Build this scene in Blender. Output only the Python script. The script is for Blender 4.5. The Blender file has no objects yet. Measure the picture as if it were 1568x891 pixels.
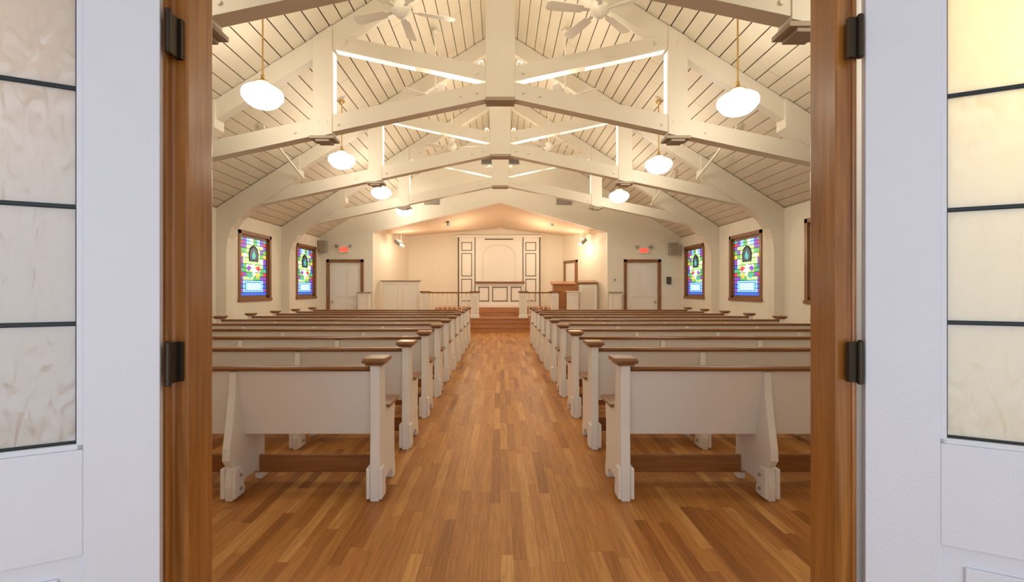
import bpy, bmesh, math, random
from mathutils import Vector, Matrix
random.seed(7)
scene = bpy.context.scene
COL = scene.collection

# ------------------------------------------------------------------ materials
def new_mat(name):
    m = bpy.data.materials.new(name); m.use_nodes = True
    return m, m.node_tree, m.node_tree.nodes['Principled BSDF']

def paint(name, col, rough=0.5, bump=0.0, scale=40, metal=0.0, var=0.04, coat=0.0):
    m, nt, b = new_mat(name)
    b.inputs['Roughness'].default_value = rough
    b.inputs['Metallic'].default_value = metal
    b.inputs['Coat Weight'].default_value = coat
    tc = nt.nodes.new('ShaderNodeTexCoord')
    n = nt.nodes.new('ShaderNodeTexNoise'); n.inputs['Scale'].default_value = scale/12
    n.inputs['Detail'].default_value = 4
    nt.links.new(tc.outputs['Object'], n.inputs['Vector'])
    mx = nt.nodes.new('ShaderNodeMix'); mx.data_type = 'RGBA'
    mx.inputs['A'].default_value = (*[c*(1-var) for c in col], 1)
    mx.inputs['B'].default_value = (*[min(1, c*(1+var)) for c in col], 1)
    nt.links.new(n.outputs['Fac'], mx.inputs['Factor'])
    nt.links.new(mx.outputs['Result'], b.inputs['Base Color'])
    if bump > 0:
        n2 = nt.nodes.new('ShaderNodeTexNoise'); n2.inputs['Scale'].default_value = scale
        nt.links.new(tc.outputs['Object'], n2.inputs['Vector'])
        bp = nt.nodes.new('ShaderNodeBump'); bp.inputs['Strength'].default_value = bump
        bp.inputs['Distance'].default_value = 0.01
        nt.links.new(n2.outputs['Fac'], bp.inputs['Height'])
        nt.links.new(bp.outputs['Normal'], b.inputs['Normal'])
    return m

def wood(name, c1, c2, axis='Z', rough=0.35, scale=1.0, coat=0.3):
    m, nt, b = new_mat(name)
    tc = nt.nodes.new('ShaderNodeTexCoord'); mp = nt.nodes.new('ShaderNodeMapping')
    s = {'X': (1.2, 22, 22), 'Y': (22, 1.2, 22), 'Z': (22, 22, 1.2)}[axis]
    mp.inputs['Scale'].default_value = [v*scale for v in s]
    nt.links.new(tc.outputs['Object'], mp.inputs['Vector'])
    n = nt.nodes.new('ShaderNodeTexNoise'); n.inputs['Scale'].default_value = 1.6
    n.inputs['Detail'].default_value = 6; n.inputs['Roughness'].default_value = 0.6
    n.inputs['Distortion'].default_value = 0.6
    nt.links.new(mp.outputs['Vector'], n.inputs['Vector'])
    r = nt.nodes.new('ShaderNodeValToRGB')
    r.color_ramp.elements[0].position = 0.32; r.color_ramp.elements[0].color = (*c1, 1)
    r.color_ramp.elements[1].position = 0.68; r.color_ramp.elements[1].color = (*c2, 1)
    nt.links.new(n.outputs['Fac'], r.inputs['Fac'])
    nt.links.new(r.outputs['Color'], b.inputs['Base Color'])
    b.inputs['Roughness'].default_value = rough
    b.inputs['Coat Weight'].default_value = coat; b.inputs['Coat Roughness'].default_value = 0.2
    return m

def emit(name, col, strength, sample=False):
    m, nt, b = new_mat(name)
    b.inputs['Base Color'].default_value = (*[min(1, c) for c in col], 1)
    b.inputs['Emission Color'].default_value = (*col, 1)
    b.inputs['Emission Strength'].default_value = strength
    b.inputs['Roughness'].default_value = 0.3
    if not sample: m.cycles.emission_sampling = 'NONE'
    return m

M_wall = paint('cream_wall_paint', (0.85, 0.81, 0.71), 0.7, 0.05, 60)
M_ceil = paint('ceiling_plank_paint', (0.76, 0.69, 0.56), 0.5, 0.03, 50)
M_groove = paint('plank_groove_shadow', (0.08, 0.06, 0.035), 0.9)
M_truss = paint('truss_cream_paint', (0.80, 0.75, 0.65), 0.45, 0.03, 30)
M_plate = paint('taupe_hanger_plate', (0.38, 0.30, 0.22), 0.5)
M_pew = paint('pew_white_paint', (0.89, 0.85, 0.77), 0.4, 0.02, 30)
M_rail = wood('pew_cap_oak', (0.17, 0.062, 0.016), (0.32, 0.13, 0.036), 'X', 0.3)
M_seat = wood('pew_seat_oak', (0.26, 0.10, 0.026), (0.40, 0.165, 0.048), 'X', 0.35)
M_jamb = wood('jamb_oak', (0.24, 0.082, 0.012), (0.45, 0.178, 0.033), 'Z', 0.22, 1.0, 0.7)
M_trim = wood('window_trim_oak', (0.20, 0.08, 0.025), (0.33, 0.15, 0.05), 'Z', 0.35)
M_stage = wood('stage_oak', (0.40, 0.16, 0.045), (0.55, 0.24, 0.07), 'X', 0.3)
M_pulpit = wood('pulpit_oak', (0.36, 0.13, 0.035), (0.50, 0.2, 0.06), 'Z', 0.3)
M_door = paint('vestibule_door_white', (0.80, 0.81, 0.84), 0.45, 0.08, 120, var=0.02)
M_idoor = paint('interior_door_white', (0.86, 0.84, 0.79), 0.4)
M_lead = paint('black_lead', (0.015, 0.02, 0.02), 0.4, 0, 40, 0.3)
M_brass = paint('antique_brass', (0.62, 0.40, 0.14), 0.3, 0, 40, 0.9)
M_hinge = paint('dark_bronze', (0.06, 0.045, 0.03), 0.4, 0.1, 60, 0.8)
M_grey = paint('grey_metal', (0.35, 0.35, 0.34), 0.5)
M_black = paint('black_plastic', (0.02, 0.02, 0.02), 0.5)
M_line = paint('dark_panel_moulding', (0.10, 0.075, 0.05), 0.6)
M_globe = emit('opal_glass_lit', (1.0, 0.90, 0.74), 18.0, True)
M_bulb = emit('uplight_lamp', (1.0, 0.72, 0.42), 4.0)
M_litedge = emit('lit_edge_glow', (1.0, 0.96, 0.88), 0.55)  # glow standing in for bright highlights on truss edges, not a lamp
M_exit = emit('exit_sign_red', (1.0, 0.07, 0.04), 1.1)
M_peach = paint('chancel_peach_paint', (0.80, 0.62, 0.45), 0.7, 0.04, 60)
M_chwall = paint('chancel_cream_paint', (0.84, 0.77, 0.64), 0.65, 0.04, 60)
M_vest = paint('vestibule_wall_paint', (0.82, 0.81, 0.80), 0.7, 0.05, 60)

def floor_mat():
    m, nt, b = new_mat('oak_strip_floor')
    L = nt.links.new
    def math_(op, a, c=None):
        nd = nt.nodes.new('ShaderNodeMath'); nd.operation = op
        for i, v in ((0, a), (1, c)):
            if v is None: continue
            if isinstance(v, (int, float)): nd.inputs[i].default_value = v
            else: L(v, nd.inputs[i])
        return nd.outputs[0]
    tc = nt.nodes.new('ShaderNodeTexCoord'); sp = nt.nodes.new('ShaderNodeSeparateXYZ')
    L(tc.outputs['Object'], sp.inputs[0])
    xs = math_('DIVIDE', sp.outputs['X'], 0.068)
    row = math_('FLOOR', xs)
    wn = nt.nodes.new('ShaderNodeTexWhiteNoise'); wn.noise_dimensions = '1D'; L(row, wn.inputs['W'])
    ys = math_('ADD', math_('DIVIDE', sp.outputs['Y'], 0.80), math_('MULTIPLY', wn.outputs['Value'], 13.7))
    pl = math_('FLOOR', ys)
    cb = nt.nodes.new('ShaderNodeCombineXYZ'); L(row, cb.inputs[0]); L(pl, cb.inputs[1])
    w2 = nt.nodes.new('ShaderNodeTexWhiteNoise'); w2.noise_dimensions = '2D'; L(cb.outputs[0], w2.inputs['Vector'])
    ramp = nt.nodes.new('ShaderNodeValToRGB')
    e = ramp.color_ramp.elements
    e[0].position = 0.0; e[0].color = (0.35, 0.130, 0.028, 1)
    e[1].position = 1.0; e[1].color = (0.68, 0.350, 0.110, 1)
    x = e.new(0.2); x.color = (0.48, 0.195, 0.046, 1)
    x = e.new(0.75); x.color = (0.57, 0.255, 0.066, 1)
    L(w2.outputs['Value'], ramp.inputs['Fac'])
    ad = nt.nodes.new('ShaderNodeVectorMath'); ad.operation = 'MULTIPLY_ADD'
    L(w2.outputs['Color'], ad.inputs[0]); ad.inputs[1].default_value = (7, 7, 0); L(tc.outputs['Object'], ad.inputs[2])
    mp2 = nt.nodes.new('ShaderNodeMapping'); mp2.inputs['Scale'].default_value = (34, 2.0, 1)
    L(ad.outputs[0], mp2.inputs['Vector'])
    n = nt.nodes.new('ShaderNodeTexNoise'); n.inputs['Scale'].default_value = 1.5
    n.inputs['Detail'].default_value = 6; n.inputs['Distortion'].default_value = 0.9
    L(mp2.outputs['Vector'], n.inputs['Vector'])
    gr = nt.nodes.new('ShaderNodeValToRGB')
    gr.color_ramp.elements[0].position = 0.3; gr.color_ramp.elements[0].color = (0.74, 0.69, 0.63, 1)
    gr.color_ramp.elements[1].position = 0.62; gr.color_ramp.elements[1].color = (1.05, 1.05, 1.03, 1)
    L(n.outputs['Fac'], gr.inputs['Fac'])
    mul = nt.nodes.new('ShaderNodeMix'); mul.data_type = 'RGBA'; mul.blend_type = 'MULTIPLY'
    mul.inputs['Factor'].default_value = 1
    L(ramp.outputs['Color'], mul.inputs['A']); L(gr.outputs['Color'], mul.inputs['B'])
    fx = math_('FRACT', xs); fy = math_('FRACT', ys)
    ex = math_('LESS_THAN', fx, 0.024); ey = math_('LESS_THAN', fy, 0.003)
    seam = math_('MAXIMUM', ex, ey)
    m2 = nt.nodes.new('ShaderNodeMix'); m2.data_type = 'RGBA'
    m2.inputs['B'].default_value = (0.17, 0.06, 0.016, 1)
    L(math_('MULTIPLY', seam, 0.8), m2.inputs['Factor']); L(mul.outputs['Result'], m2.inputs['A'])
    L(m2.outputs['Result'], b.inputs['Base Color'])
    b.inputs['Roughness'].default_value = 0.38
    b.inputs['Specular IOR Level'].default_value = 0.4
    bp = nt.nodes.new('ShaderNodeBump'); bp.inputs['Strength'].default_value = 0.12
    bp.inputs['Distance'].default_value = 0.004
    L(n.outputs['Fac'], bp.inputs['Height']); L(bp.outputs['Normal'], b.inputs['Normal'])
    return m
M_floor = floor_mat()

def obscure_glass(name, col, strength):
    m = bpy.data.materials.new(name); m.use_nodes = True
    nt = m.node_tree; nt.nodes.clear()
    out = nt.nodes.new('ShaderNodeOutputMaterial')
    tc = nt.nodes.new('ShaderNodeTexCoord')
    mp = nt.nodes.new('ShaderNodeMapping'); mp.inputs['Scale'].default_value = (2.0, 1, 0.8)
    nt.links.new(tc.outputs['Object'], mp.inputs['Vector'])
    n = nt.nodes.new('ShaderNodeTexNoise'); n.inputs['Scale'].default_value = 14
    n.inputs['Detail'].default_value = 1.5; n.inputs['Distortion'].default_value = 0.7
    nt.links.new(mp.outputs['Vector'], n.inputs['Vector'])
    bp = nt.nodes.new('ShaderNodeBump'); bp.inputs['Strength'].default_value = strength
    bp.inputs['Distance'].default_value = 0.02
    nt.links.new(n.outputs['Fac'], bp.inputs['Height'])
    tr = nt.nodes.new('ShaderNodeBsdfTranslucent'); tr.inputs['Color'].default_value = (*col, 1)
    df = nt.nodes.new('ShaderNodeBsdfDiffuse'); df.inputs['Color'].default_value = (*col, 1)
    gl = nt.nodes.new('ShaderNodeBsdfGlossy'); gl.inputs['Roughness'].default_value = 0.25
    for s in (tr, df, gl): nt.links.new(bp.outputs['Normal'], s.inputs['Normal'])
    a = nt.nodes.new('ShaderNodeMixShader'); a.inputs[0].default_value = 0.5
    nt.links.new(tr.outputs[0], a.inputs[1]); nt.links.new(df.outputs[0], a.inputs[2])
    c = nt.nodes.new('ShaderNodeMixShader'); c.inputs[0].default_value = 0.14
    nt.links.new(a.outputs[0], c.inputs[1]); nt.links.new(gl.outputs[0], c.inputs[2])
    nt.links.new(c.outputs[0], out.inputs[0])
    return m
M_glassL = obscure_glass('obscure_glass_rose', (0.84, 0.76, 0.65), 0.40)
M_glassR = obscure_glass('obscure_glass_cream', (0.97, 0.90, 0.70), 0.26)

# ------------------------------------------------------------------ mesh builder
class MB:
    def __init__(s): s.v = []; s.f = []; s.m = []; s.sm = []; s.mats = []
    def mi(s, mat):
        if mat not in s.mats: s.mats.append(mat)
        return s.mats.index(mat)
    def add(s, vs, fs, mat, smooth=False):
        o = len(s.v); s.v += [tuple(v) for v in vs]; k = s.mi(mat)
        for f in fs: s.f.append([o+i for i in f]); s.m.append(k); s.sm.append(smooth)
    def box(s, x0, x1, y0, y1, z0, z1, mat):
        vs = [(x0,y0,z0),(x1,y0,z0),(x1,y1,z0),(x0,y1,z0),(x0,y0,z1),(x1,y0,z1),(x1,y1,z1),(x0,y1,z1)]
        s.add(vs, [(0,3,2,1),(4,5,6,7),(0,1,5,4),(1,2,6,5),(2,3,7,6),(3,0,4,7)], mat)
    def prism(s, poly, axis, a, b, mat):
        n = len(poly)
        def P(p, t):
            if axis == 'Y': return (p[0], t, p[1])
            if axis == 'X': return (t, p[0], p[1])
            return (p[0], p[1], t)
        vs = [P(p, a) for p in poly] + [P(p, b) for p in poly]
        fs = [list(range(n)), list(range(2*n-1, n-1, -1))]
        for i in range(n):
            j = (i+1) % n; fs.append((i, j, n+j, n+i))
        s.add(vs, fs, mat)
    def cyl(s, p0, p1, r0, r1, mat, n=14, smooth=True):
        p0 = Vector(p0); p1 = Vector(p1); d = (p1-p0).normalized()
        u = d.orthogonal().normalized(); w = d.cross(u)
        vs = []
        for p, r in ((p0, r0), (p1, r1)):
            for i in range(n):
                t = 2*math.pi*i/n; vs.append(p + (u*math.cos(t)+w*math.sin(t))*r)
        s.add(vs, [(i, (i+1)%n, n+(i+1)%n, n+i) for i in range(n)], mat, smooth)
        s.add(vs[:n], [list(range(n))], mat); s.add(vs[n:], [list(range(n))], mat)
    def lathe(s, prof, c, mat, n=28, smooth=True):
        vs = []; k = len(prof)
        for r, z in prof:
            for i in range(n):
                t = 2*math.pi*i/n; vs.append((c[0]+r*math.cos(t), c[1]+r*math.sin(t), c[2]+z))
        fs = []
        for a in range(k-1):
            for i in range(n):
                j = (i+1)%n; fs.append((a*n+i, a*n+j, (a+1)*n+j, (a+1)*n+i))
        s.add(vs, fs, mat, smooth)
    def obj(s, name, loc=(0,0,0), bevel=0.0, parent=None, rotz=0):
        me = bpy.data.meshes.new(name)
        me.from_pydata(s.v, [], s.f)
        for m in s.mats: me.materials.append(m)
        for p, k, sm in zip(me.polygons, s.m, s.sm): p.material_index = k; p.use_smooth = sm
        bm = bmesh.new(); bm.from_mesh(me)
        bmesh.ops.recalc_face_normals(bm, faces=bm.faces); bm.to_mesh(me); bm.free()
        return inst(name, me, loc, bevel, parent, rotz)

def inst(name, me, loc=(0,0,0), bevel=0.0, parent=None, rotz=0):
    o = bpy.data.objects.new(name, me); o.location = loc; o.rotation_euler = (0, 0, rotz)
    COL.objects.link(o)
    if bevel > 0:
        b = o.modifiers.new('bevel', 'BEVEL'); b.width = bevel; b.segments = 2
        b.limit_method = 'ANGLE'; b.angle_limit = math.radians(50)
    if parent: o.parent = parent
    return o

def light(name, kind, loc, energy, col, radius=0.05, parent=None, rot=None, **kw):
    l = bpy.data.lights.new(name, kind); l.energy = energy; l.color = col
    if kind == 'AREA': l.size = radius
    else: l.shadow_soft_size = radius
    for k, v in kw.items(): setattr(l, k, v)
    o = bpy.data.objects.new(name, l); o.location = loc
    if rot: o.rotation_euler = rot
    COL.objects.link(o)
    if parent: o.parent = parent
    return o

# ------------------------------------------------------------------ room numbers (metres)
W = 6.08; YB = 15.4; YF = 1.40
EAVE = 3.18; RIDGE = 7.02; SL = (RIDGE-EAVE)/W
def roof(x): return RIDGE - SL*abs(x)

# floor
b = MB(); b.box(-6.4, 6.4, -3.0, 19.0, -0.12, 0.0, M_floor); b.obj('floor')

# side walls with window openings
WINS = [(2.0, 3.3), (4.75, 6.15), (7.65, 9.1), (10.6, 12.1), (13.6, 15.05)]
WZ0, WZ1 = 1.13, 2.81
TR = 0.085
for side, sg in (('left', -1), ('right', 1)):
    b = MB(); x0, x1 = sorted((sg*W, sg*(W+0.22)))
    y = YF
    for (a, c) in WINS:
        b.box(x0, x1, y, a+TR/2, 0, 3.15, M_wall)
        b.box(x0, x1, a+TR/2, c-TR/2, 0, WZ0+TR/2, M_wall)
        b.box(x0, x1, a+TR/2, c-TR/2, WZ1-TR/2, 3.15, M_wall)
        y = c-TR/2
    b.box(x0, x1, y, YB, 0, 3.15, M_wall)
    b.obj('wall_'+side)
    b = MB(); xa, xb = sorted((sg*W, sg*(W-0.02)))
    b.box(xa, xb, YF, YB, 0, 0.14, M_truss); b.obj('baseboard_'+side)

# ceiling: tongue and groove planks on two slopes
b = MB()
L = math.hypot(W, RIDGE-EAVE); n = int(L/0.215)
for sg in (-1, 1):
    ux, uz = sg*W/L, -(RIDGE-EAVE)/L
    nx, nz = sg*(RIDGE-EAVE)/L, W/L
    w = L/n
    for i in range(n+1):
        a = i*w+0.008; c = (i+1)*w-0.008
        P = lambda t, h: (ux*t+nx*h, RIDGE+uz*t+nz*h)
        ys = [YF-0.08]
        y = YF-0.08+random.uniform(1.0, 4.0)
        while y < YB-0.8:
            ys.append(y); y += random.uniform(2.9, 5.0)
        ys.append(YB+0.1)
        for k in range(len(ys)-1):
            b.prism([P(a, 0), P(c, 0), P(c, 0.03), P(a, 0.03)], 'Y', ys[k]+0.003, ys[k+1]-0.003, M_ceil)
    P = lambda t, h: (ux*t+nx*h, RIDGE+uz*t+nz*h)
    b.prism([P(-0.1, 0.026), P(L+0.5, 0.026), P(L+0.5, 0.12), P(-0.1, 0.12)], 'Y', YF-0.1, YB+0.2, M_groove)
b.obj('ceiling')

# ridge beam
b = MB(); b.box(-0.14, 0.14, YF, YB, RIDGE-0.42, RIDGE-0.10, M_truss); b.obj('ridge_beam', bevel=0.008)

# ------------------------------------------------------------------ trusses
def truss_mesh():
    b = MB(); T = 0.09
    for sg in (-1, 1):
        q = lambda pts: [(sg*x, z) for x, z in pts]
        cz = lambda x: 4.33-0.213*x
        b.prism(q([(0.0, cz(0)), (5.75, cz(5.75)), (5.75, cz(5.75)+0.26), (0.0, cz(0)+0.26)]), 'Y', -T, T, M_truss)
        b.prism(q([(0.0, roof(0)-0.36), (5.9, roof(5.9)-0.30), (5.9, roof(5.9)-0.01), (0, roof(0)-0.01)]), 'Y', -T+0.01, T-0.01, M_truss)
        b.prism(q([(2.54, cz(2.54)-0.03), (2.83, cz(2.83)-0.03), (2.83, roof(2.83)-0.02), (2.54, roof(2.54)-0.02)]), 'Y', -T-0.015, T+0.015, M_truss)
        b.prism(q([(0.1, 4.53), (2.6, 5.07), (2.6, 5.29), (0.1, 4.77)]), 'Y', -T+0.012, T-0.012, M_truss)
        # glowing strips imitate lit edges: inner face of post, underside of web
        b.box(*sorted((sg*2.54, sg*2.532)), -T+0.04, T-0.005, cz(2.54)+0.30, 5.02, M_litedge)
        b.prism(q([(1.3, 4.781), (2.5, 5.040), (2.5, 5.047), (1.3, 4.788)]), 'Y', -T+0.04, T-0.02, M_litedge)
        # hanger plate under the post
        b.box(*sorted((sg*2.50, sg*2.87)), -T-0.045, T+0.045, cz(2.7)-0.075, cz(2.7)-0.03, M_plate)
        b.box(*sorted((sg*2.58, sg*2.79)), -T-0.02, T+0.02, cz(2.7)-0.11, cz(2.7)-0.075, M_plate)
        # wall post with curved haunch
        b.prism(q([(W, 0), (5.86, 0), (5.86, 2.25), (5.83, 2.5), (5.75, 2.72), (5.6, 2.93), (5.4, 3.1), (5.12, 3.26),
                   (4.8, 3.45), (4.3, 3.85), (4.3, roof(4.3)-0.02), (W, roof(W)-0.02)]), 'Y', -T-0.03, T+0.03, M_truss)
        for (x, z) in ((0.35, 4.38), (0.6, 4.33), (2.45, 3.9), (2.62, 3.95), (2.75, 3.95), (2.68, 5.15), (0.35, 4.68), (2.35, 5.12), (3.1, 3.78)):
            b.cyl((sg*x, -T-0.025, z), (sg*x, T+0.025, z), 0.022, 0.022, M_truss, 8)
    b.box(-0.22, 0.22, -T-0.02, T+0.02, 4.30, RIDGE-0.1, M_truss)
    b.box(-0.22, 0.22, -T-0.03, T+0.03, 4.255, 4.31, M_plate)
    # uplight fixtures each side of the king post
    for sg in (-1, 1):
        b.cyl((sg*0.29, -0.02, 4.79), (sg*0.29, -0.02, 4.86), 0.035, 0.05, M_truss, 12)
        b.cyl((sg*0.20, -0.02, 4.81), (sg*0.29, -0.02, 4.81), 0.014, 0.014, M_truss, 8)
        b.lathe([(0.042, 0), (0.035, 0.02), (0.018, 0.033), (0, 0.037)], (sg*0.29, -0.02, 4.861), M_bulb, 10)
    me = b.obj('tmp_truss'); m = me.data; bpy.data.objects.remove(me); return m
TM = truss_mesh()
TY = [4.08, 7.0, 9.9, 12.82]
for i, ty in enumerate(TY):
    o = inst('roof_truss' if i == 0 else 'roof_truss.%03d' % i, TM, (0, ty, 0), 0.006)
    for sg in (-1, 1):
        light('uplight_web', 'POINT', (sg*0.75, 0.13, 4.50), 22, (1, 0.89, 0.72), 0.04, o)
        light('uplight_ceiling', 'POINT', (sg*0.38, 0.12, 4.95), 13, (1, 0.84, 0.62), 0.05, o)

# ------------------------------------------------------------------ pendant lamps
def pendant(name, x, y, z):
    b = MB()
    prof = [(0.085, 0.16), (0.09, 0.13), (0.13, 0.11), (0.19, 0.085), (0.235, 0.05), (0.25, 0.005), (0.247, -0.03),
            (0.225, -0.06), (0.19, -0.105), (0.14, -0.14), (0.08, -0.16), (0.0, -0.168)]
    b.lathe(prof, (0, 0, 0), M_globe, 20)
    b.lathe([(0.0, 0.20), (0.045, 0.195), (0.055, 0.18), (0.09, 0.168), (0.09, 0.15), (0.0, 0.15)], (0, 0, 0), M_brass, 20)
    top = roof(x)-z
    b.cyl((0, 0, 0.19), (0, 0, top-0.03), 0.011, 0.011, M_brass, 8)
    b.lathe([(0.0, 0.28), (0.022, 0.26), (0.022, 0.22), (0.0, 0.20)], (0, 0, 0), M_brass, 12)
    b.lathe([(0.0, top-0.11), (0.05, top-0.09), (0.06, top-0.05), (0.0, top-0.045)], (0, 0, 0), M_brass, 16)
    return b.obj(name, (x, y, z))
k = 0
for y in (2.93, 5.87, 8.8, 11.73, 14.5):
    for sg in (-1, 1):
        if y > 14 and sg > 0: continue
        pendant('pendant_lamp' if k == 0 else 'pendant_lamp.%03d' % k, sg*3.05, y, 3.81 if sg > 0 else 3.9); k += 1

# ------------------------------------------------------------------ ceiling fans
def fan(name, x, y, z, ang):
    b = MB()
    b.lathe([(0, 0.14), (0.05, 0.13), (0.10, 0.09), (0.125, 0.03), (0.12, -0.03), (0.08, -0.06), (0.05, -0.10), (0, -0.11)], (0,0,0), M_truss, 24)
    top = roof(x)-z
    b.cyl((0, 0, 0.1), (0, 0, top-0.04), 0.015, 0.015, M_truss, 8)
    b.lathe([(0.0, top-0.16), (0.05, top-0.14), (0.07, top-0.06), (0.0, top-0.05)], (0,0,0), M_truss, 16)
    for i in range(5):
        a = ang+i*2*math.pi/5; c, s = math.cos(a), math.sin(a)
        pts = [(0.10, -0.02), (0.20, -0.025), (0.22, -0.055), (0.62, -0.07), (0.66, -0.045), (0.66, 0.045), (0.62, 0.07), (0.22, 0.055), (0.20, 0.025), (0.10, 0.02)]
        vs = []
        for h in (0.0, 0.008):
            for r, t in pts:
                vs.append((c*r-s*t, s*r+c*t, -0.02+h+t*0.22))
        m = len(pts)
        fs = [list(range(m)), list(range(2*m-1, m-1, -1))]+[(q, (q+1)%m, m+(q+1)%m, m+q) for q in range(m)]
        b.add(vs, fs, M_truss)
    return b.obj(name, (x, y, z))
k = 0
for y in (5.54, 8.45, 11.37):
    for sg in (-1, 1):
        fan('ceiling_fan' if k == 0 else 'ceiling_fan.%03d' % k, sg*1.2, y, 4.80 if y < 6 else 4.95, 0.3+k*0.5); k += 1

# ------------------------------------------------------------------ pews
PL = 4.12   # length; local x 0..PL, local y: 0 = back foot, z up
def pew_mesh():
    b = MB()
    endp = [(0.0, 0.0), (0.10, 0.0), (0.115, 0.05), (0.16, 0.085), (0.25, 0.095), (0.34, 0.085), (0.385, 0.05), (0.40, 0.0),
            (0.47, 0.0), (0.475, 0.06), (0.455, 0.12), (0.44, 0.2), (0.44, 0.40), (0.455, 0.50), (0.46, 0.575), (0.20, 0.575), (0.175, 0.62), (0.165, 0.70),
            (0.15, 0.915), (-0.0, 0.915), (0.01, 0.5), (0.0, 0.25)]
    for x in (0.0, PL-0.062):
        b.prism(endp, 'X', x, x+0.062, M_pew)
        b.prism([(-0.035, 0.918), (0.175, 0.918), (0.175, 0.938), (0.15, 0.95), (-0.01, 0.95), (-0.035, 0.938)], 'X', x-0.045, x+0.105, M_rail)
        b.box(x-0.028, x+0.088, -0.018, 0.158, 0.900, 0.918, M_rail)
        b.box(x-0.03, x+0.09, 0.19, 0.49, 0.575, 0.60, M_rail)
        for xx in (x-0.022, x+0.062):
            b.prism([(-0.012, 0.02), (0.09, 0.02), (0.10, 0.06), (0.085, 0.10), (0.10, 0.14), (0.09, 0.19), (0.06, 0.225), (-0.012, 0.225)], 'X', xx, xx+0.022, M_pew)
        b.cyl((x+0.031, 0.04, -0.0), (x+0.031, 0.04, 0.02), 0.02, 0.02, M_grey, 8)
    # back panel (raked), top rail, seat
    b.prism([(0.055, 0.86), (0.08, 0.86), (0.175, 0.40), (0.15, 0.40)], 'X', 0.06, PL-0.06, M_pew)
    b.prism([(0.035, 0.855), (0.105, 0.855), (0.11, 0.872), (0.10, 0.888), (0.04, 0.888), (0.03, 0.872)], 'X', 0.06, PL-0.06, M_rail)
    b.prism([(0.165, 0.42), (0.47, 0.44), (0.475, 0.455), (0.465, 0.465), (0.165, 0.445)], 'X', 0.06, PL-0.06, M_seat)
    b.box(0.06, PL-0.06, 0.34, 0.36, 0.06, 0.19, M_seat)
    # intermediate supports
    for x in (PL/2-1.065, PL/2, PL/2+1.065):
        sup = [(0.0, 0.0), (0.12, 0.0), (0.125, 0.06), (0.17, 0.09), (0.30, 0.09), (0.37, 0.05), (0.375, 0.0), (0.45, 0.0), (0.45, 0.1), (0.42, 0.2), (0.42, 0.43),
               (0.15, 0.41), (0.062, 0.85), (0.045, 0.85), (0.035, 0.7), (0.0, 0.5), (-0.03, 0.36), (-0.035, 0.28), (0.01, 0.22), (-0.01, 0.1)]
        b.prism(sup, 'X', x-0.025, x+0.025, M_pew)
        for xx in (x-0.05, x+0.025):
            b.prism([(-0.012, 0.02), (0.10, 0.02), (0.11, 0.06), (0.09, 0.10), (0.11, 0.14), (0.10, 0.18), (0.06, 0.22), (-0.012, 0.22)], 'X', xx, xx+0.025, M_pew)
        for z in (0.07, 0.16):
            b.cyl((x-0.06, 0.05, z), (x+0.06, 0.05, z), 0.012, 0.012, M_grey, 8)
    o = b.obj('tmp_pew'); m = o.data; bpy.data.objects.remove(o); return m
PM = pew_mesh()
k = 0
for i in range(10):
    y = 3.02+0.98*i
    for x in (-0.80-PL, 0.80):
        inst('church_pew' if k == 0 else 'church_pew.%03d' % k, PM, (x, y, 0), 0.006); k += 1

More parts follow.
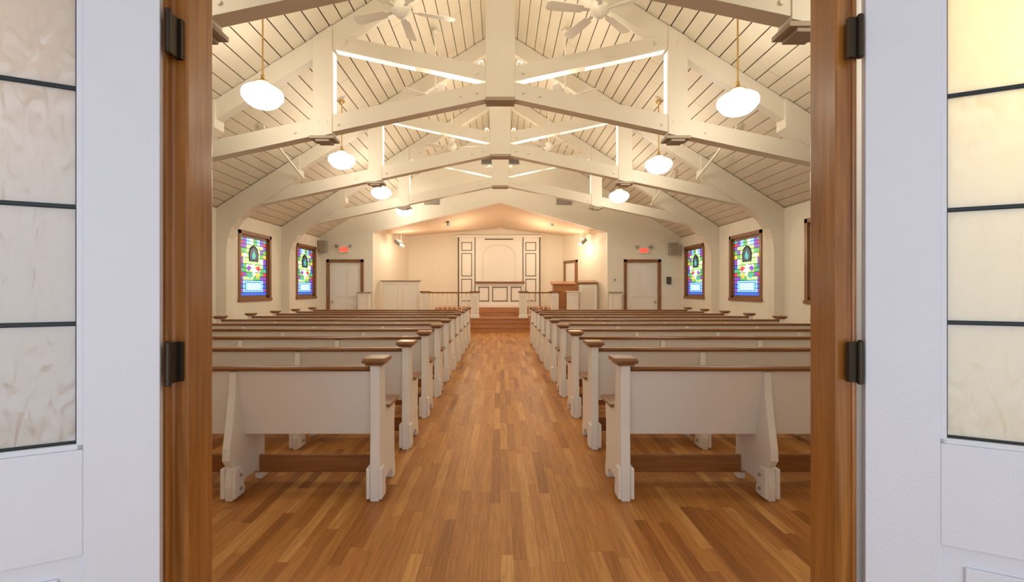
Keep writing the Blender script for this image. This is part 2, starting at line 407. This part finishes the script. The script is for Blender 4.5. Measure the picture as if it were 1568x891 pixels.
# ------------------------------------------------------------------ stained glass windows
SG = {
 'purple': emit('stained_purple', (0.22, 0.08, 0.50), 0.9), 'blue': emit('stained_blue', (0.04, 0.13, 0.65), 0.9),
 'sky': emit('stained_sky_blue', (0.25, 0.58, 1.0), 1.0), 'green': emit('stained_green', (0.10, 0.42, 0.10), 1.0),
 'lime': emit('stained_pale_green', (0.46, 0.74, 0.30), 1.0), 'white': emit('stained_opal_white', (0.80, 0.92, 0.82), 1.05),
 'gold': emit('stained_gold', (0.75, 0.55, 0.12), 0.8), 'dark': emit('stained_deep_indigo', (0.05, 0.07, 0.12), 0.6),
 'red': emit('stained_ruby', (0.60, 0.05, 0.08), 0.9), 'teal': emit('stained_teal', (0.08, 0.42, 0.38), 0.9)}
def stained(name, sg, y0, y1):
    b = MB(); X = lambda d: sg*(W+d)      # d>0 goes into the wall
    def bx(d0, d1, a, c, z0, z1, mat):
        x0, x1 = sorted((X(d0), X(d1))); b.box(x0, x1, a, c, z0, z1, mat)
    f = TR
    bx(-0.03, 0.10, y0, y1, WZ1-f, WZ1, M_trim); bx(-0.045, 0.10, y0-0.02, y1+0.02, WZ0, WZ0+f*0.8, M_trim)
    bx(-0.03, 0.10, y0, y0+f, WZ0, WZ1, M_trim); bx(-0.03, 0.10, y1-f, y1, WZ0, WZ1, M_trim)
    a0, a1, z0, z1 = y0+f, y1-f, WZ0+f*0.8, WZ1-f
    s = 0.06
    bx(0.02, 0.08, a0, a0+s, z0, z1, M_trim); bx(0.02, 0.08, a1-s, a1, z0, z1, M_trim)
    bx(0.02, 0.08, a0, a1, z0, z0+s, M_trim); bx(0.02, 0.08, a0, a1, z1-s, z1, M_trim)
    a0 += s; a1 -= s; z0 += s; z1 -= s
    us = [0, .12, .24, .37, .50, .63, .76, .88, 1]; vs = [0, .06, .13, .2, .27, .34, .41, .48, .55, .66, .74, .82, .89, .95, 1]
    for i in range(8):
        for j in range(14):
            u = (us[i]+us[i+1])/2; v = (vs[j]+vs[j+1])/2; cx = abs(u-.5)
            if cx > 0.38: c = ['blue', 'purple', 'gold', 'green', 'purple', 'red', 'teal'][j % 7] if v > .27 else ['blue', 'purple'][j % 2]
            elif v < .07: c = 'blue'
            elif v < .27: c = 'sky'
            elif v < .55: c = (['lime', 'green', 'lime', 'white'] if cx < .2 else ['green', 'lime', 'purple', 'green'])[(j+(cx > .25)+(i > 3)) % 4]
            elif v < .89: c = ['lime', 'white', 'green', 'purple'][(j+(i > 3)) % 4] if cx > .2 else 'lime'
            else: c = ['white', 'green', 'sky'][i % 3] if cx < .25 else 'purple'
            g = 0.007
            bx(0.045, 0.05, a0+(a1-a0)*us[i]+g, a0+(a1-a0)*us[i+1]-g, z0+(z1-z0)*vs[j]+g, z0+(z1-z0)*vs[j+1]-g, SG[c])
    bx(0.051, 0.06, a0, a1, z0, z1, M_lead)
    cy, h = (a0+a1)/2, (a1-a0)
    def poly(pts, d0, d1, mat): b.prism([(cy+p*h, z0+(z1-z0)*q) for p, q in pts], 'X', X(d0), X(d1), mat)
    # emblem: leaded round-topped panel with a figure
    poly([(-.17, .60), (-.19, .74), (-.15, .82), (-.08, .87), (0, .885), (.08, .87), (.15, .82), (.19, .74), (.17, .60)], 0.040, 0.045, M_lead)
    poly([(-.14, .615), (-.155, .74), (-.12, .80), (0, .86), (.12, .80), (.155, .74), (.14, .615)], 0.036, 0.040, SG['dark'])
    poly([(-.05, .64), (-.08, .70), (-.03, .76), (.0, .80), (.04, .75), (.07, .70), (.04, .65)], 0.032, 0.036, SG['teal'])
    poly([(-.02, .57), (.02, .57), (.05, .45), (.02, .33), (-.02, .33), (-.05, .45)], 0.040, 0.045, SG['white'])
    for s2 in (-1, 1):
        poly([(s2*.08, .50), (s2*.2, .53), (s2*.26, .47), (s2*.18, .42)], 0.040, 0.045, SG['red'] if s2 > 0 else SG['purple'])
        poly([(s2*.07, .38), (s2*.18, .40), (s2*.22, .33), (s2*.12, .30)], 0.040, 0.045, SG['gold'] if s2 > 0 else SG['teal'])
    # inscription panel
    poly([(-.31, .235), (.31, .235), (.31, .085), (-.31, .085)], 0.040, 0.045, M_lead)
    poly([(-.30, .228), (.30, .228), (.30, .092), (-.30, .092)], 0.036, 0.040, SG['sky'])
    for q in (.12, .16, .20):
        poly([(-.24, q-.010), (.24, q-.010), (.24, q+.010), (-.24, q+.010)], 0.033, 0.036, SG['white'])
    return b.obj(name)
k = 1
for sg in (-1, 1):
    for (a, c) in WINS[1:]:
        stained('window_%d' % k, sg, a, c); k += 1
    stained('window_%d' % k, sg, *WINS[0]); k += 1

# ------------------------------------------------------------------ end wall with chancel opening
DL = (-5.85, -4.60); DR = (4.16, 5.41); DT = 2.43
b = MB()
OL, OR, OE, OP = -4.29, 3.61, 3.34, 4.35
t0, t1 = YB, YB+0.2
b.box(-W-0.2, DL[0]+0.08, t0, t1, 0, 3.0, M_wall); b.box(DL[1]-0.08, OL, t0, t1, 0, 3.0, M_wall)
b.box(DL[0]+0.08, DL[1]-0.08, t0, t1, DT-0.08, 3.0, M_wall)
b.box(OR, DR[0]+0.08, t0, t1, 0, 3.0, M_wall); b.box(DR[1]-0.08, W+0.2, t0, t1, 0, 3.0, M_wall)
b.box(DR[0]+0.08, DR[1]-0.08, t0, t1, DT-0.08, 3.0, M_wall)
b.prism([(-W-0.2, 3.0), (OL, 3.0), (OL, OE), (0, OP), (0, RIDGE+0.1), (-W-0.2, 3.15)], 'Y', t0, t1, M_wall)
b.prism([(W+0.2, 3.0), (OR, 3.0), (OR, OE), (0, OP), (0, RIDGE+0.1), (W+0.2, 3.15)], 'Y', t0, t1, M_wall)
b.obj('wall_back')

def idoor(name, x0, x1, knob):
    b = MB(); t = 0.10
    b.box(x0, x0+t, YB-0.03, YB+0.1, 0, DT, M_trim); b.box(x1-t, x1, YB-0.03, YB+0.1, 0, DT, M_trim)
    b.box(x0, x1, YB-0.03, YB+0.1, DT-t, DT, M_trim)
    b.box(x0+t, x1-t, YB+0.03, YB+0.07, 0.01, DT-t, M_idoor)
    m = (x0+x1)/2
    for (a, c, z0, z1) in ((x0+t+.14, m-.05, .25, 1.0), (m+.05, x1-t-.14, .25, 1.0), (x0+t+.14, m-.05, 1.15, 2.15), (m+.05, x1-t-.14, 1.15, 2.15)):
        b.box(a, c, YB+0.022, YB+0.03, z0, z1, M_idoor); b.box(a+.03, c-.03, YB+0.016, YB+0.022, z0+.03, z1-.03, M_idoor)
    b.lathe([(0, .03), (.03, .02), (.03, -.02), (0, -.03)], (knob, YB-0.0, 1.0), M_brass, 10)
    b.obj(name, bevel=0.004)
idoor('door_1', *DL, DL[0]+0.2); idoor('door_2', *DR, DR[1]-0.2)

# exit signs with emergency heads
def exit_sign(name, x, z):
    b = MB()
    b.box(x-.17, x+.17, YB-0.06, YB, z-.1, z+.1, M_idoor)
    b.box(x-.14, x+.14, YB-0.064, YB-0.06, z-.07, z+.07, M_exit)
    w = .045
    for i, ch in enumerate('EXIT'):
        cx = x-.1+i*.067; y0, y1 = YB-0.068, YB-0.064; l = cx-w/2; r = cx+w/2; t = .009
        if ch == 'E':
            b.box(l, l+t, y0, y1, z-.045, z+.045, M_idoor)
            for q in (-.045, -.0045, .036): b.box(l, r, y0, y1, z+q, z+q+t, M_idoor)
        elif ch == 'X':
            for s in (1, -1): b.prism([(cx-s*w/2-t/2, z-.045), (cx-s*w/2+t/2, z-.045), (cx+s*w/2+t/2, z+.045), (cx+s*w/2-t/2, z+.045)], 'Y', y0, y1, M_idoor)
        elif ch == 'I': b.box(cx-t/2, cx+t/2, y0, y1, z-.045, z+.045, M_idoor)
        else:
            b.box(cx-t/2, cx+t/2, y0, y1, z-.045, z+.045, M_idoor); b.box(l, r, y0, y1, z+.036, z+.045, M_idoor)
    for s in (-1, 1):
        b.cyl((x+s*.2, YB-.03, z+.12), (x+s*.24, YB-.13, z+.11), .045, .055, M_grey, 12)
    b.box(x-.22, x+.22, YB-.03, YB, z+.10, z+.13, M_idoor)
    b.obj(name)
exit_sign('exit_sign', -5.25, 2.76); exit_sign('exit_sign.001', 4.82, 2.73)

def wall_box(name, x, z, w, h, d, mat, front=None, slats=0):
    b = MB(); y = YB-.002
    b.box(x-w/2, x+w/2, y-d, y, z-h/2, z+h/2, mat)
    if front:
        b.box(x-w/2+.02, x+w/2-.02, y-d-.006, y-d, z-h/2+.02, z+h/2-.02, front)
    for i in range(slats):
        zz = z-h/2+.03+(h-.06)*i/max(1, slats-1)
        b.box(x-w/2+.015, x+w/2-.015, y-d-.015, y-d-.004, zz-.006, zz+.006, mat)
    b.obj(name, bevel=0.004)
wall_box('wall_speaker', -5.93, 2.86, .26, .38, .22, M_grey, M_plate)
wall_box('wall_speaker.001', 5.78, 2.78, .26, .38, .22, M_grey, M_plate)
wall_box('air_vent', -2.30, 4.40, .52, .26, .03, M_plate, M_grey, 6)
wall_box('air_vent.001', 2.15, 4.40, .52, .26, .03, M_plate, M_grey, 6)
wall_box('gable_louver', -.46, 5.80, .36, .36, .04, M_grey, M_line, 8)
wall_box('gable_louver.001', .46, 5.80, .36, .36, .04, M_grey, M_line, 8)
wall_box('wall_telephone', 5.67, 1.72, .13, .24, .07, M_black, M_line)
wall_box('thermostat', 3.85, 1.75, .1, .12, .03, M_idoor, M_grey)

# ------------------------------------------------------------------ chancel
YC = 18.5; FZ = 0.45
BL, BR = -3.70, 2.50
b = MB()
b.prism([(OL, YB+.2), (BL, YC), (BL-.2, YC), (OL-.2, YB+.2)], 'Z', 0, 4.0, M_chwall); b.obj('wall_chancel_left')
b = MB()
b.prism([(OR, YB+.2), (BR, YC), (BR+.2, YC), (OR+.2, YB+.2)], 'Z', 0, 4.0, M_chwall); b.obj('wall_chancel_right')
b = MB(); b.box(BL-.2, BR+.2, YC, YC+.15, 0, 4.2, M_chwall); b.obj('wall_chancel_back')
b = MB()
y0, y1 = YB+0.1, YC+.1
for (xf, xb) in ((OL, BL-.05), (OR, BR+.05)):
    b.add([(xf, y0, OE+.02), (0, y0, OP+.02), (0, y1, 3.90), (xb, y1, 3.58),
           (xf, y0, OE+.12), (0, y0, OP+.12), (0, y1, 4.0), (xb, y1, 3.68)],
          [(0,1,2,3), (4,7,6,5), (0,4,5,1), (1,5,6,2), (2,6,7,3), (3,7,4,0)], M_peach)
b.obj('ceiling_chancel')

# platform (trapezoid between the splayed walls), steps
def lw(y): return OL+(BL-OL)*(y-YB-.2)/(YC-YB-.2)+.01
def rw(y): return OR+(BR-OR)*(y-YB-.2)/(YC-YB-.2)-.01
b = MB()
b.prism([(lw(15.62), 15.62), (rw(15.62), 15.62), (rw(18.48), 18.48), (lw(18.48), 18.48)], 'Z', 0, FZ-.002, M_stage)
b.box(-4.28, 3.60, 15.38, 15.62, 0, FZ-.032, M_stage); b.box(-4.28, 3.60, 15.35, 15.62, FZ-.03, FZ-.002, M_stage)
b.box(-1.00, .98, 15.05, 15.38, 0, .15, M_stage); b.box(-1.03, 1.01, 15.02, 15.38, .15, .175, M_stage)
b.box(-1.00, .98, 15.22, 15.38, .175, .30, M_stage); b.box(-1.03, 1.01, 15.19, 15.38, .30, .325, M_stage)
b.box(-2.4, 2.35, 16.9, YC-.02, FZ-.002, .748, M_stage)
b.box(-.55, .5, 16.6, 16.9, FZ, .60, M_stage); b.box(-.58, .53, 16.57, 16.9, .60, .62, M_stage)
b.obj('chancel_platform')

# communion rail
def rail(name, x0, x1, y, zt, newels):
    b = MB()
    b.box(x0, x1, y-.06, y+.06, zt-.045, zt, M_rail)
    b.box(x0, x1, y-.03, y+.03, FZ+.08, FZ+.12, M_pew)
    n = max(2, int((x1-x0)/.16))
    for i in range(n):
        x = x0+.08+(x1-x0-.16)*i/(n-1)
        b.lathe([(.014, FZ+.12), (.022, FZ+.25), (.012, FZ+.33), (.022, FZ+.5), (.014, zt-.045)], (x, y, 0), M_pew, 8)
    for x in newels:
        b.box(x-.13, x+.13, y-.12, y+.12, FZ, zt-.02, M_pew)
        b.box(x-.09, x+.09, y-.128, y-.12, FZ+.15, zt-.12, M_truss)
        b.box(x-.17, x+.17, y-.16, y+.16, zt-.02, zt+.03, M_rail)
        b.box(x-.15, x+.15, y-.14, y+.14, FZ, FZ+.09, M_pew)
    b.obj(name, bevel=0.004)
rail('communion_rail', -2.70, -.75, 15.62, 1.33, (-2.55, -.86, ))
rail('communion_rail.001', .75, 2.05, 15.62, 1.33, (.78, 1.85))

def paneled(name, x0, x1, y, d, z0, z1, cap, n, capmat):
    b = MB(); b.box(x0, x1, y, y+d, z0, z1, M_pew); b.box(x0-.04, x1+.04, y-.04, y+d+.04, z1, z1+cap, capmat)
    b.box(x0-.02, x1+.02, y-.02, y+d+.02, z0, z0+.1, M_pew)
    w = (x1-x0)/n
    for i in range(n):
        a, c = x0+w*i+.07, x0+w*(i+1)-.07
        for (p, q, r, s) in ((a, c, z1-.10, z1-.085), (a, c, z0+.17, z0+.185), (a, a+.015, z0+.17, z1-.085), (c-.015, c, z0+.17, z1-.085)):
            b.box(p, q, y-.012, y, r, s, M_truss)
    b.obj(name, bevel=0.003)
paneled('choir_modesty_panel', -4.12, -2.80, 15.85, .12, FZ, 1.70, .035, 2, M_plate)
paneled('low_chancel_panel', -4.72, -4.34, 15.15, .12, 0, 1.30, .035, 1, M_plate)
paneled('low_chancel_panel.001', 3.65, 4.02, 15.15, .12, 0, 1.30, .035, 1, M_plate)
paneled('low_chancel_panel.002', 2.28, 2.68, 15.62, .12, FZ, 1.33, .035, 1, M_pew)

# altar
b = MB()
x0, x1, y0 = -.95, .92, 17.25
b.box(x0+.05, x1-.05, y0, y0+.6, .75, 1.64, M_pew); b.box(x0, x1, y0-.06, y0+.66, 1.64, 1.72, M_rail)
b.box(x0+.02, x1-.02, y0-.03, y0+.63, 1.58, 1.64, M_pew); b.box(x0+.02, x1-.02, y0-.03, y0+.63, .75, .87, M_pew)
for (a, c) in ((-.82, -.42), (-.30, .28), (.40, .80)):
    for (p, q, r, s) in ((a, c, 1.49, 1.52), (a, c, .97, 1.0), (a, a+.03, .97, 1.52), (c-.03, c, .97, 1.52)):
        b.box(p, q, y0-.014, y0, r, s, M_line)
b.obj('altar_table', bevel=0.004)

# pulpit with wooden front
b = MB()
b.box(1.86, 2.62, 15.95, 16.45, FZ, 1.58, M_pulpit)
b.prism([(15.9, 1.58), (16.5, 1.58), (16.5, 1.72), (15.9, 1.62)], 'X', 1.82, 2.66, M_pulpit)
b.box(1.95, 2.53, 15.935, 15.95, .65, 1.45, M_stage); b.box(1.84, 2.64, 15.93, 16.47, FZ, FZ+.1, M_pulpit)
b.obj('pulpit', bevel=0.006)
b = MB()
b.box(2.74, 3.34, 15.80, 16.15, FZ, 1.60, M_pew); b.prism([(15.77, 1.60), (16.18, 1.60), (16.18, 1.74), (15.77, 1.66)], 'X', 2.71, 3.37, M_rail)
b.box(2.84, 3.24, 15.79, 15.80, .7, 1.48, M_truss); b.box(2.72, 3.36, 15.78, 16.17, FZ, FZ+.1, M_pew)
b.obj('lectern', bevel=0.005)

# baptistry backdrop: centre arched panel and folding shutters
b = MB(); yb = YC-.10; ye = YC-.002
b.box(-1.70, 1.60, yb, ye, .75, 3.58, M_pew)
b.box(-1.78, 1.68, yb-.05, ye, 3.52, 3.60, M_pew)
for x in (-1.70, 1.57): b.box(x, x+.045, yb-.02, yb, .75, 3.52, M_line)
for x in (-1.03, .90): b.box(x, x+.03, yb-.02, yb, .75, 3.52, M_line)
b.box(-.62, .52, yb-.02, yb, 3.42, 3.46, M_line)
for (a, c) in ((-1.56, -1.14), (1.02, 1.44)):
    for (z0, z1) in ((2.98, 3.32), (1.95, 2.88), (.95, 1.85)):
        for (p, q, r, s) in ((a, c, z1-.025, z1), (a, c, z0, z0+.025), (a, a+.025, z0, z1), (c-.025, c, z0, z1)):
            b.box(p, q, yb-.016, yb, r, s, M_line)
pts_o = [(-.72, 1.75), (-.72, 2.75)]+[(-.05-.67*math.cos(t), 2.75+.5*math.sin(t)) for t in [math.pi*i/16 for i in range(1, 16)]]+[(.62, 2.75), (.62, 1.75)]
pts_i = [(-.68, 1.75), (-.68, 2.75)]+[(-.05-.63*math.cos(t), 2.75+.46*math.sin(t)) for t in [math.pi*i/16 for i in range(1, 16)]]+[(.58, 2.75), (.58, 1.75)]
for i in range(len(pts_o)-1):
    b.prism([pts_o[i], pts_o[i+1], pts_i[i+1], pts_i[i]], 'Y', yb-.02, yb, M_truss)
b.obj('baptistry_shutters')

# wood-framed doorway on chancel right wall
b = MB()
def onwall(t, off):
    return (OR+(BR-OR)*t-off, YB+.2+(YC-YB-.2)*t)
for (ta, tb, z0, z1, mt, o, i0) in ((.60, .64, FZ, 2.55, M_trim, .06, .003), (.88, .92, FZ, 2.55, M_trim, .06, .003), (.60, .92, 2.45, 2.55, M_trim, .06, .003), (.64, .88, FZ, 2.45, M_idoor, .03, .003)):
    p, q, r, s = onwall(ta, i0), onwall(tb, i0), onwall(tb, o), onwall(ta, o)
    b.prism([p, q, r, s], 'Z', z0, z1, mt)
b.obj('door_3')

# track lights in the chancel
def track(name, x, y, z, sg):
    b = MB()
    b.box(x-.02, x+.02, y-.1, y+1.0, z+.10, z+.13, M_idoor)
    b.cyl((x, y+.1, z+.13), (x, y+.1, z+.36), .01, .01, M_idoor, 6); b.cyl((x, y+.8, z+.13), (x, y+.8, z+.36), .01, .01, M_idoor, 6)
    for i in range(3):
        yy = y+.05+i*.38
        b.cyl((x, yy, z+.10), (x, yy, z+.04), .012, .012, M_black, 6)
        b.cyl((x-sg*.03, yy-.06, z+.05), (x+sg*.06, yy+.1, z-.04), .05, .06, M_grey, 12)
        b.cyl((x+sg*.061, yy+.101, z-.041), (x+sg*.063, yy+.105, z-.043), .045, .045, M_bulb, 12)
    b.obj(name)
track('track_light', -3.62, 15.9, 3.05, 1); track('track_light.001', 2.95, 15.9, 3.10, -1)
for x in (-3.35, 2.68):
    light('track_spot', 'POINT', (x, 16.4, 2.90), 24, (1, 0.79, 0.58), .10)
for x in (-1.3, 1.3):
    light('chancel_fill_light', 'POINT', (x, 16.5, 3.05), 34, (1, 0.79, 0.56), .14)  # unseen fill lights added to warm the chancel

for k, x in enumerate((-1.85, 1.85)):  # made-up fixture bodies, added to go with the chancel fill lights
    b = MB(); b.cyl((0, 0, .03), (0, 0, .0), .03, .03, M_black, 10); b.cyl((0, -.02, 0), (0, .10, -.08), .05, .06, M_grey, 12)
    b.obj('added_spotlight' if k == 0 else 'added_spotlight.001', (x, 16.2, 3.80))

# brace pipes under the slopes
def pipe(name, p, q):
    b = MB(); b.cyl(p, q, .022, .022, M_truss, 10)
    for e in (p, q): b.lathe([(0, .03), (.035, .02), (.035, -.02), (0, -.03)], e, M_truss, 10)
    b.obj(name)
pipe('brace_pipe', (4.2, 9.75, 3.78), (4.2, 8.1, roof(4.2)-.08))
pipe('brace_pipe.001', (4.2, 12.7, 3.78), (4.2, 11.1, roof(4.2)-.08))
pipe('brace_pipe.002', (-4.2, 9.75, 3.78), (-4.2, 8.1, roof(4.2)-.08))

# ------------------------------------------------------------------ front wall, jambs, vestibule doors
JL, JR = -.88, .948
b = MB()
b.box(-W-.2, JL-.05, 1.315, 1.40, 0, 3.2, M_vest); b.box(JR+.05, W+.2, 1.315, 1.40, 0, 3.2, M_vest)
b.box(JL-.05, JR+.05, 1.315, 1.40, 2.56, 3.2, M_vest)
b.prism([(-W-.2, 3.2), (W+.2, 3.2), (W, 3.25), (0, RIDGE+.1), (-W, 3.25)], 'Y', 1.315, 1.40, M_vest)
b.obj('wall_front')
b = MB()
b.prism([(-.88, 1.40), (-.88, 1.292), (-.885, 1.287), (-.915, 1.287), (-.92, 1.282), (-.92, 1.262), (-1.0, 1.262), (-1.0, 1.314), (-.93, 1.314), (-.93, 1.40)], 'Z', 0, 2.5, M_jamb)
b.obj('trim_1', bevel=0.004)
b = MB()
b.prism([(.948, 1.40), (.948, 1.295), (.953, 1.29), (.98, 1.29), (.985, 1.285), (.985, 1.278), (.998, 1.278), (.998, 1.40)], 'Z', 0, 2.5, M_jamb)
b.obj('trim_2', bevel=0.004)
b = MB(); b.box(-.93, .998, 1.29, 1.40, 2.5, 2.56, M_jamb); b.obj('trim_3', bevel=0.004)

def leaf(name, hinge, ang, glass):
    b = MB(); T = .022; D = .9; H = 2.42
    gx0, gx1, gz0, gz1 = .157, .745, 1.0, 2.215
    b.box(0, gx0, -T, T, .01, H, M_door); b.box(gx1, D, -T, T, .01, H, M_door)
    b.box(gx0, gx1, -T, T, gz1, H, M_door); b.box(gx0, gx1, -T, T, .735, gz0, M_door)
    b.box(gx0, gx1, -T, T, .01, .23, M_door)
    b.box(gx0, gx1, -.008, .008, .23, .735, M_door)
    for s in (-1, 1):
        y0, y1 = sorted((s*.008, s*.016)); b.box(gx0+.05, gx1-.05, y0, y1, .28, .685, M_door)
        y0, y1 = sorted((s*.006, s*.018)); w = .014
        b.box(gx0, gx1, y0, y1, gz0, gz0+w, M_door); b.box(gx0, gx1, y0, y1, gz1-w, gz1, M_door)
        b.box(gx0, gx0+w, y0, y1, gz0, gz1, M_door); b.box(gx1-w, gx1, y0, y1, gz0, gz1, M_door)
    b.box(gx0, gx1, -.003, .003, gz0, gz1, glass)
    for z in (1.907, 1.609, 1.315):
        b.box(gx0+.01, gx1-.01, -.009, .009, z-.0055, z+.0055, M_lead)
    for s in (-1, 1):
        y0, y1 = sorted((s*.003, s*.0075))
        for x in (gx0+.014, gx1-.019): b.box(x, x+.005, y0, y1, gz0+.014, gz1-.014, M_lead)
        b.box(gx0+.014, gx1-.014, y0, y1, gz0+.014, gz0+.021, M_lead)
    sgn = 1 if math.sin(ang) < 0 and math.cos(ang) < 0 else -1
    off = -sgn*T
    loc = (hinge[0]-math.sin(ang)*off, hinge[1]+math.cos(ang)*off, 0)
    return b.obj(name, loc, 0.003, rotz=ang)
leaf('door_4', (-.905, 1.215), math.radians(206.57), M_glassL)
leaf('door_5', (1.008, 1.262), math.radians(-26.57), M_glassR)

def hinge(name, x, y, z, xa, xb, yb):
    b = MB()
    b.cyl((x, y, z-.057), (x, y, z+.057), .0085, .0085, M_hinge, 12)
    for q in (-.06, .057): b.lathe([(0, 0), (.007, .0), (.006, .004), (0, .006)], (x, y, z+q), M_hinge, 10)
    b.box(xa, xb, yb-.012, yb, z-.055, z+.055, M_hinge)
    b.box(*sorted((x-.003, x+.003)), y, yb, z-.055, z+.055, M_hinge)
    b.obj(name)
k = 0
for (x, y, xa, xb, yb) in ((-.898, 1.236, -.908, -.888, 1.284), (.994, 1.262, .965, .996, 1.276)):
    for z in (2.10, 1.20, .3):
        hinge('door_hinge' if k == 0 else 'door_hinge.%03d' % k, x, y, z, xa, xb, yb); k += 1

# vestibule shell (behind and beside the camera, open to daylight at its far end)
b = MB(); b.box(-2.4, -2.3, -2.4, 1.31, 0, 2.9, M_vest); b.obj('wall_vestibule_left')
b = MB(); b.box(2.3, 2.4, -2.4, 1.31, 0, 2.9, M_vest); b.obj('wall_vestibule_right')
b = MB(); b.box(-2.4, 2.4, -2.4, 1.31, 2.9, 3.0, M_vest); b.obj('ceiling_vestibule')
light('glass_fill_light_a', 'POINT', (-1.55, 1.20, 2.0), 4, (1, .82, .64), .05)  # unseen light added behind the left door glass to brighten it
light('glass_fill_light_b', 'POINT', (1.65, 1.20, 2.1), 15, (1, .86, .60), .05)  # same added light for the right door glass, no fixture there

# ------------------------------------------------------------------ world
w = bpy.data.worlds.new('daylight'); scene.world = w; w.use_nodes = True
bg = w.node_tree.nodes['Background']; bg.inputs[0].default_value = (0.74, 0.85, 1.0, 1); bg.inputs[1].default_value = 2.0

# ------------------------------------------------------------------ camera
cam = bpy.data.cameras.new('camera'); co = bpy.data.objects.new('camera', cam); COL.objects.link(co)
co.location = (0, 0, 1.4); co.rotation_euler = (math.radians(90), 0, 0)
cam.sensor_width = 36; cam.lens = 36*700/1568; cam.shift_x = .0115; cam.shift_y = -.001
cam.clip_start = .02
scene.camera = co
scene.view_settings.view_transform = 'Standard'
scene.view_settings.exposure = 0.12
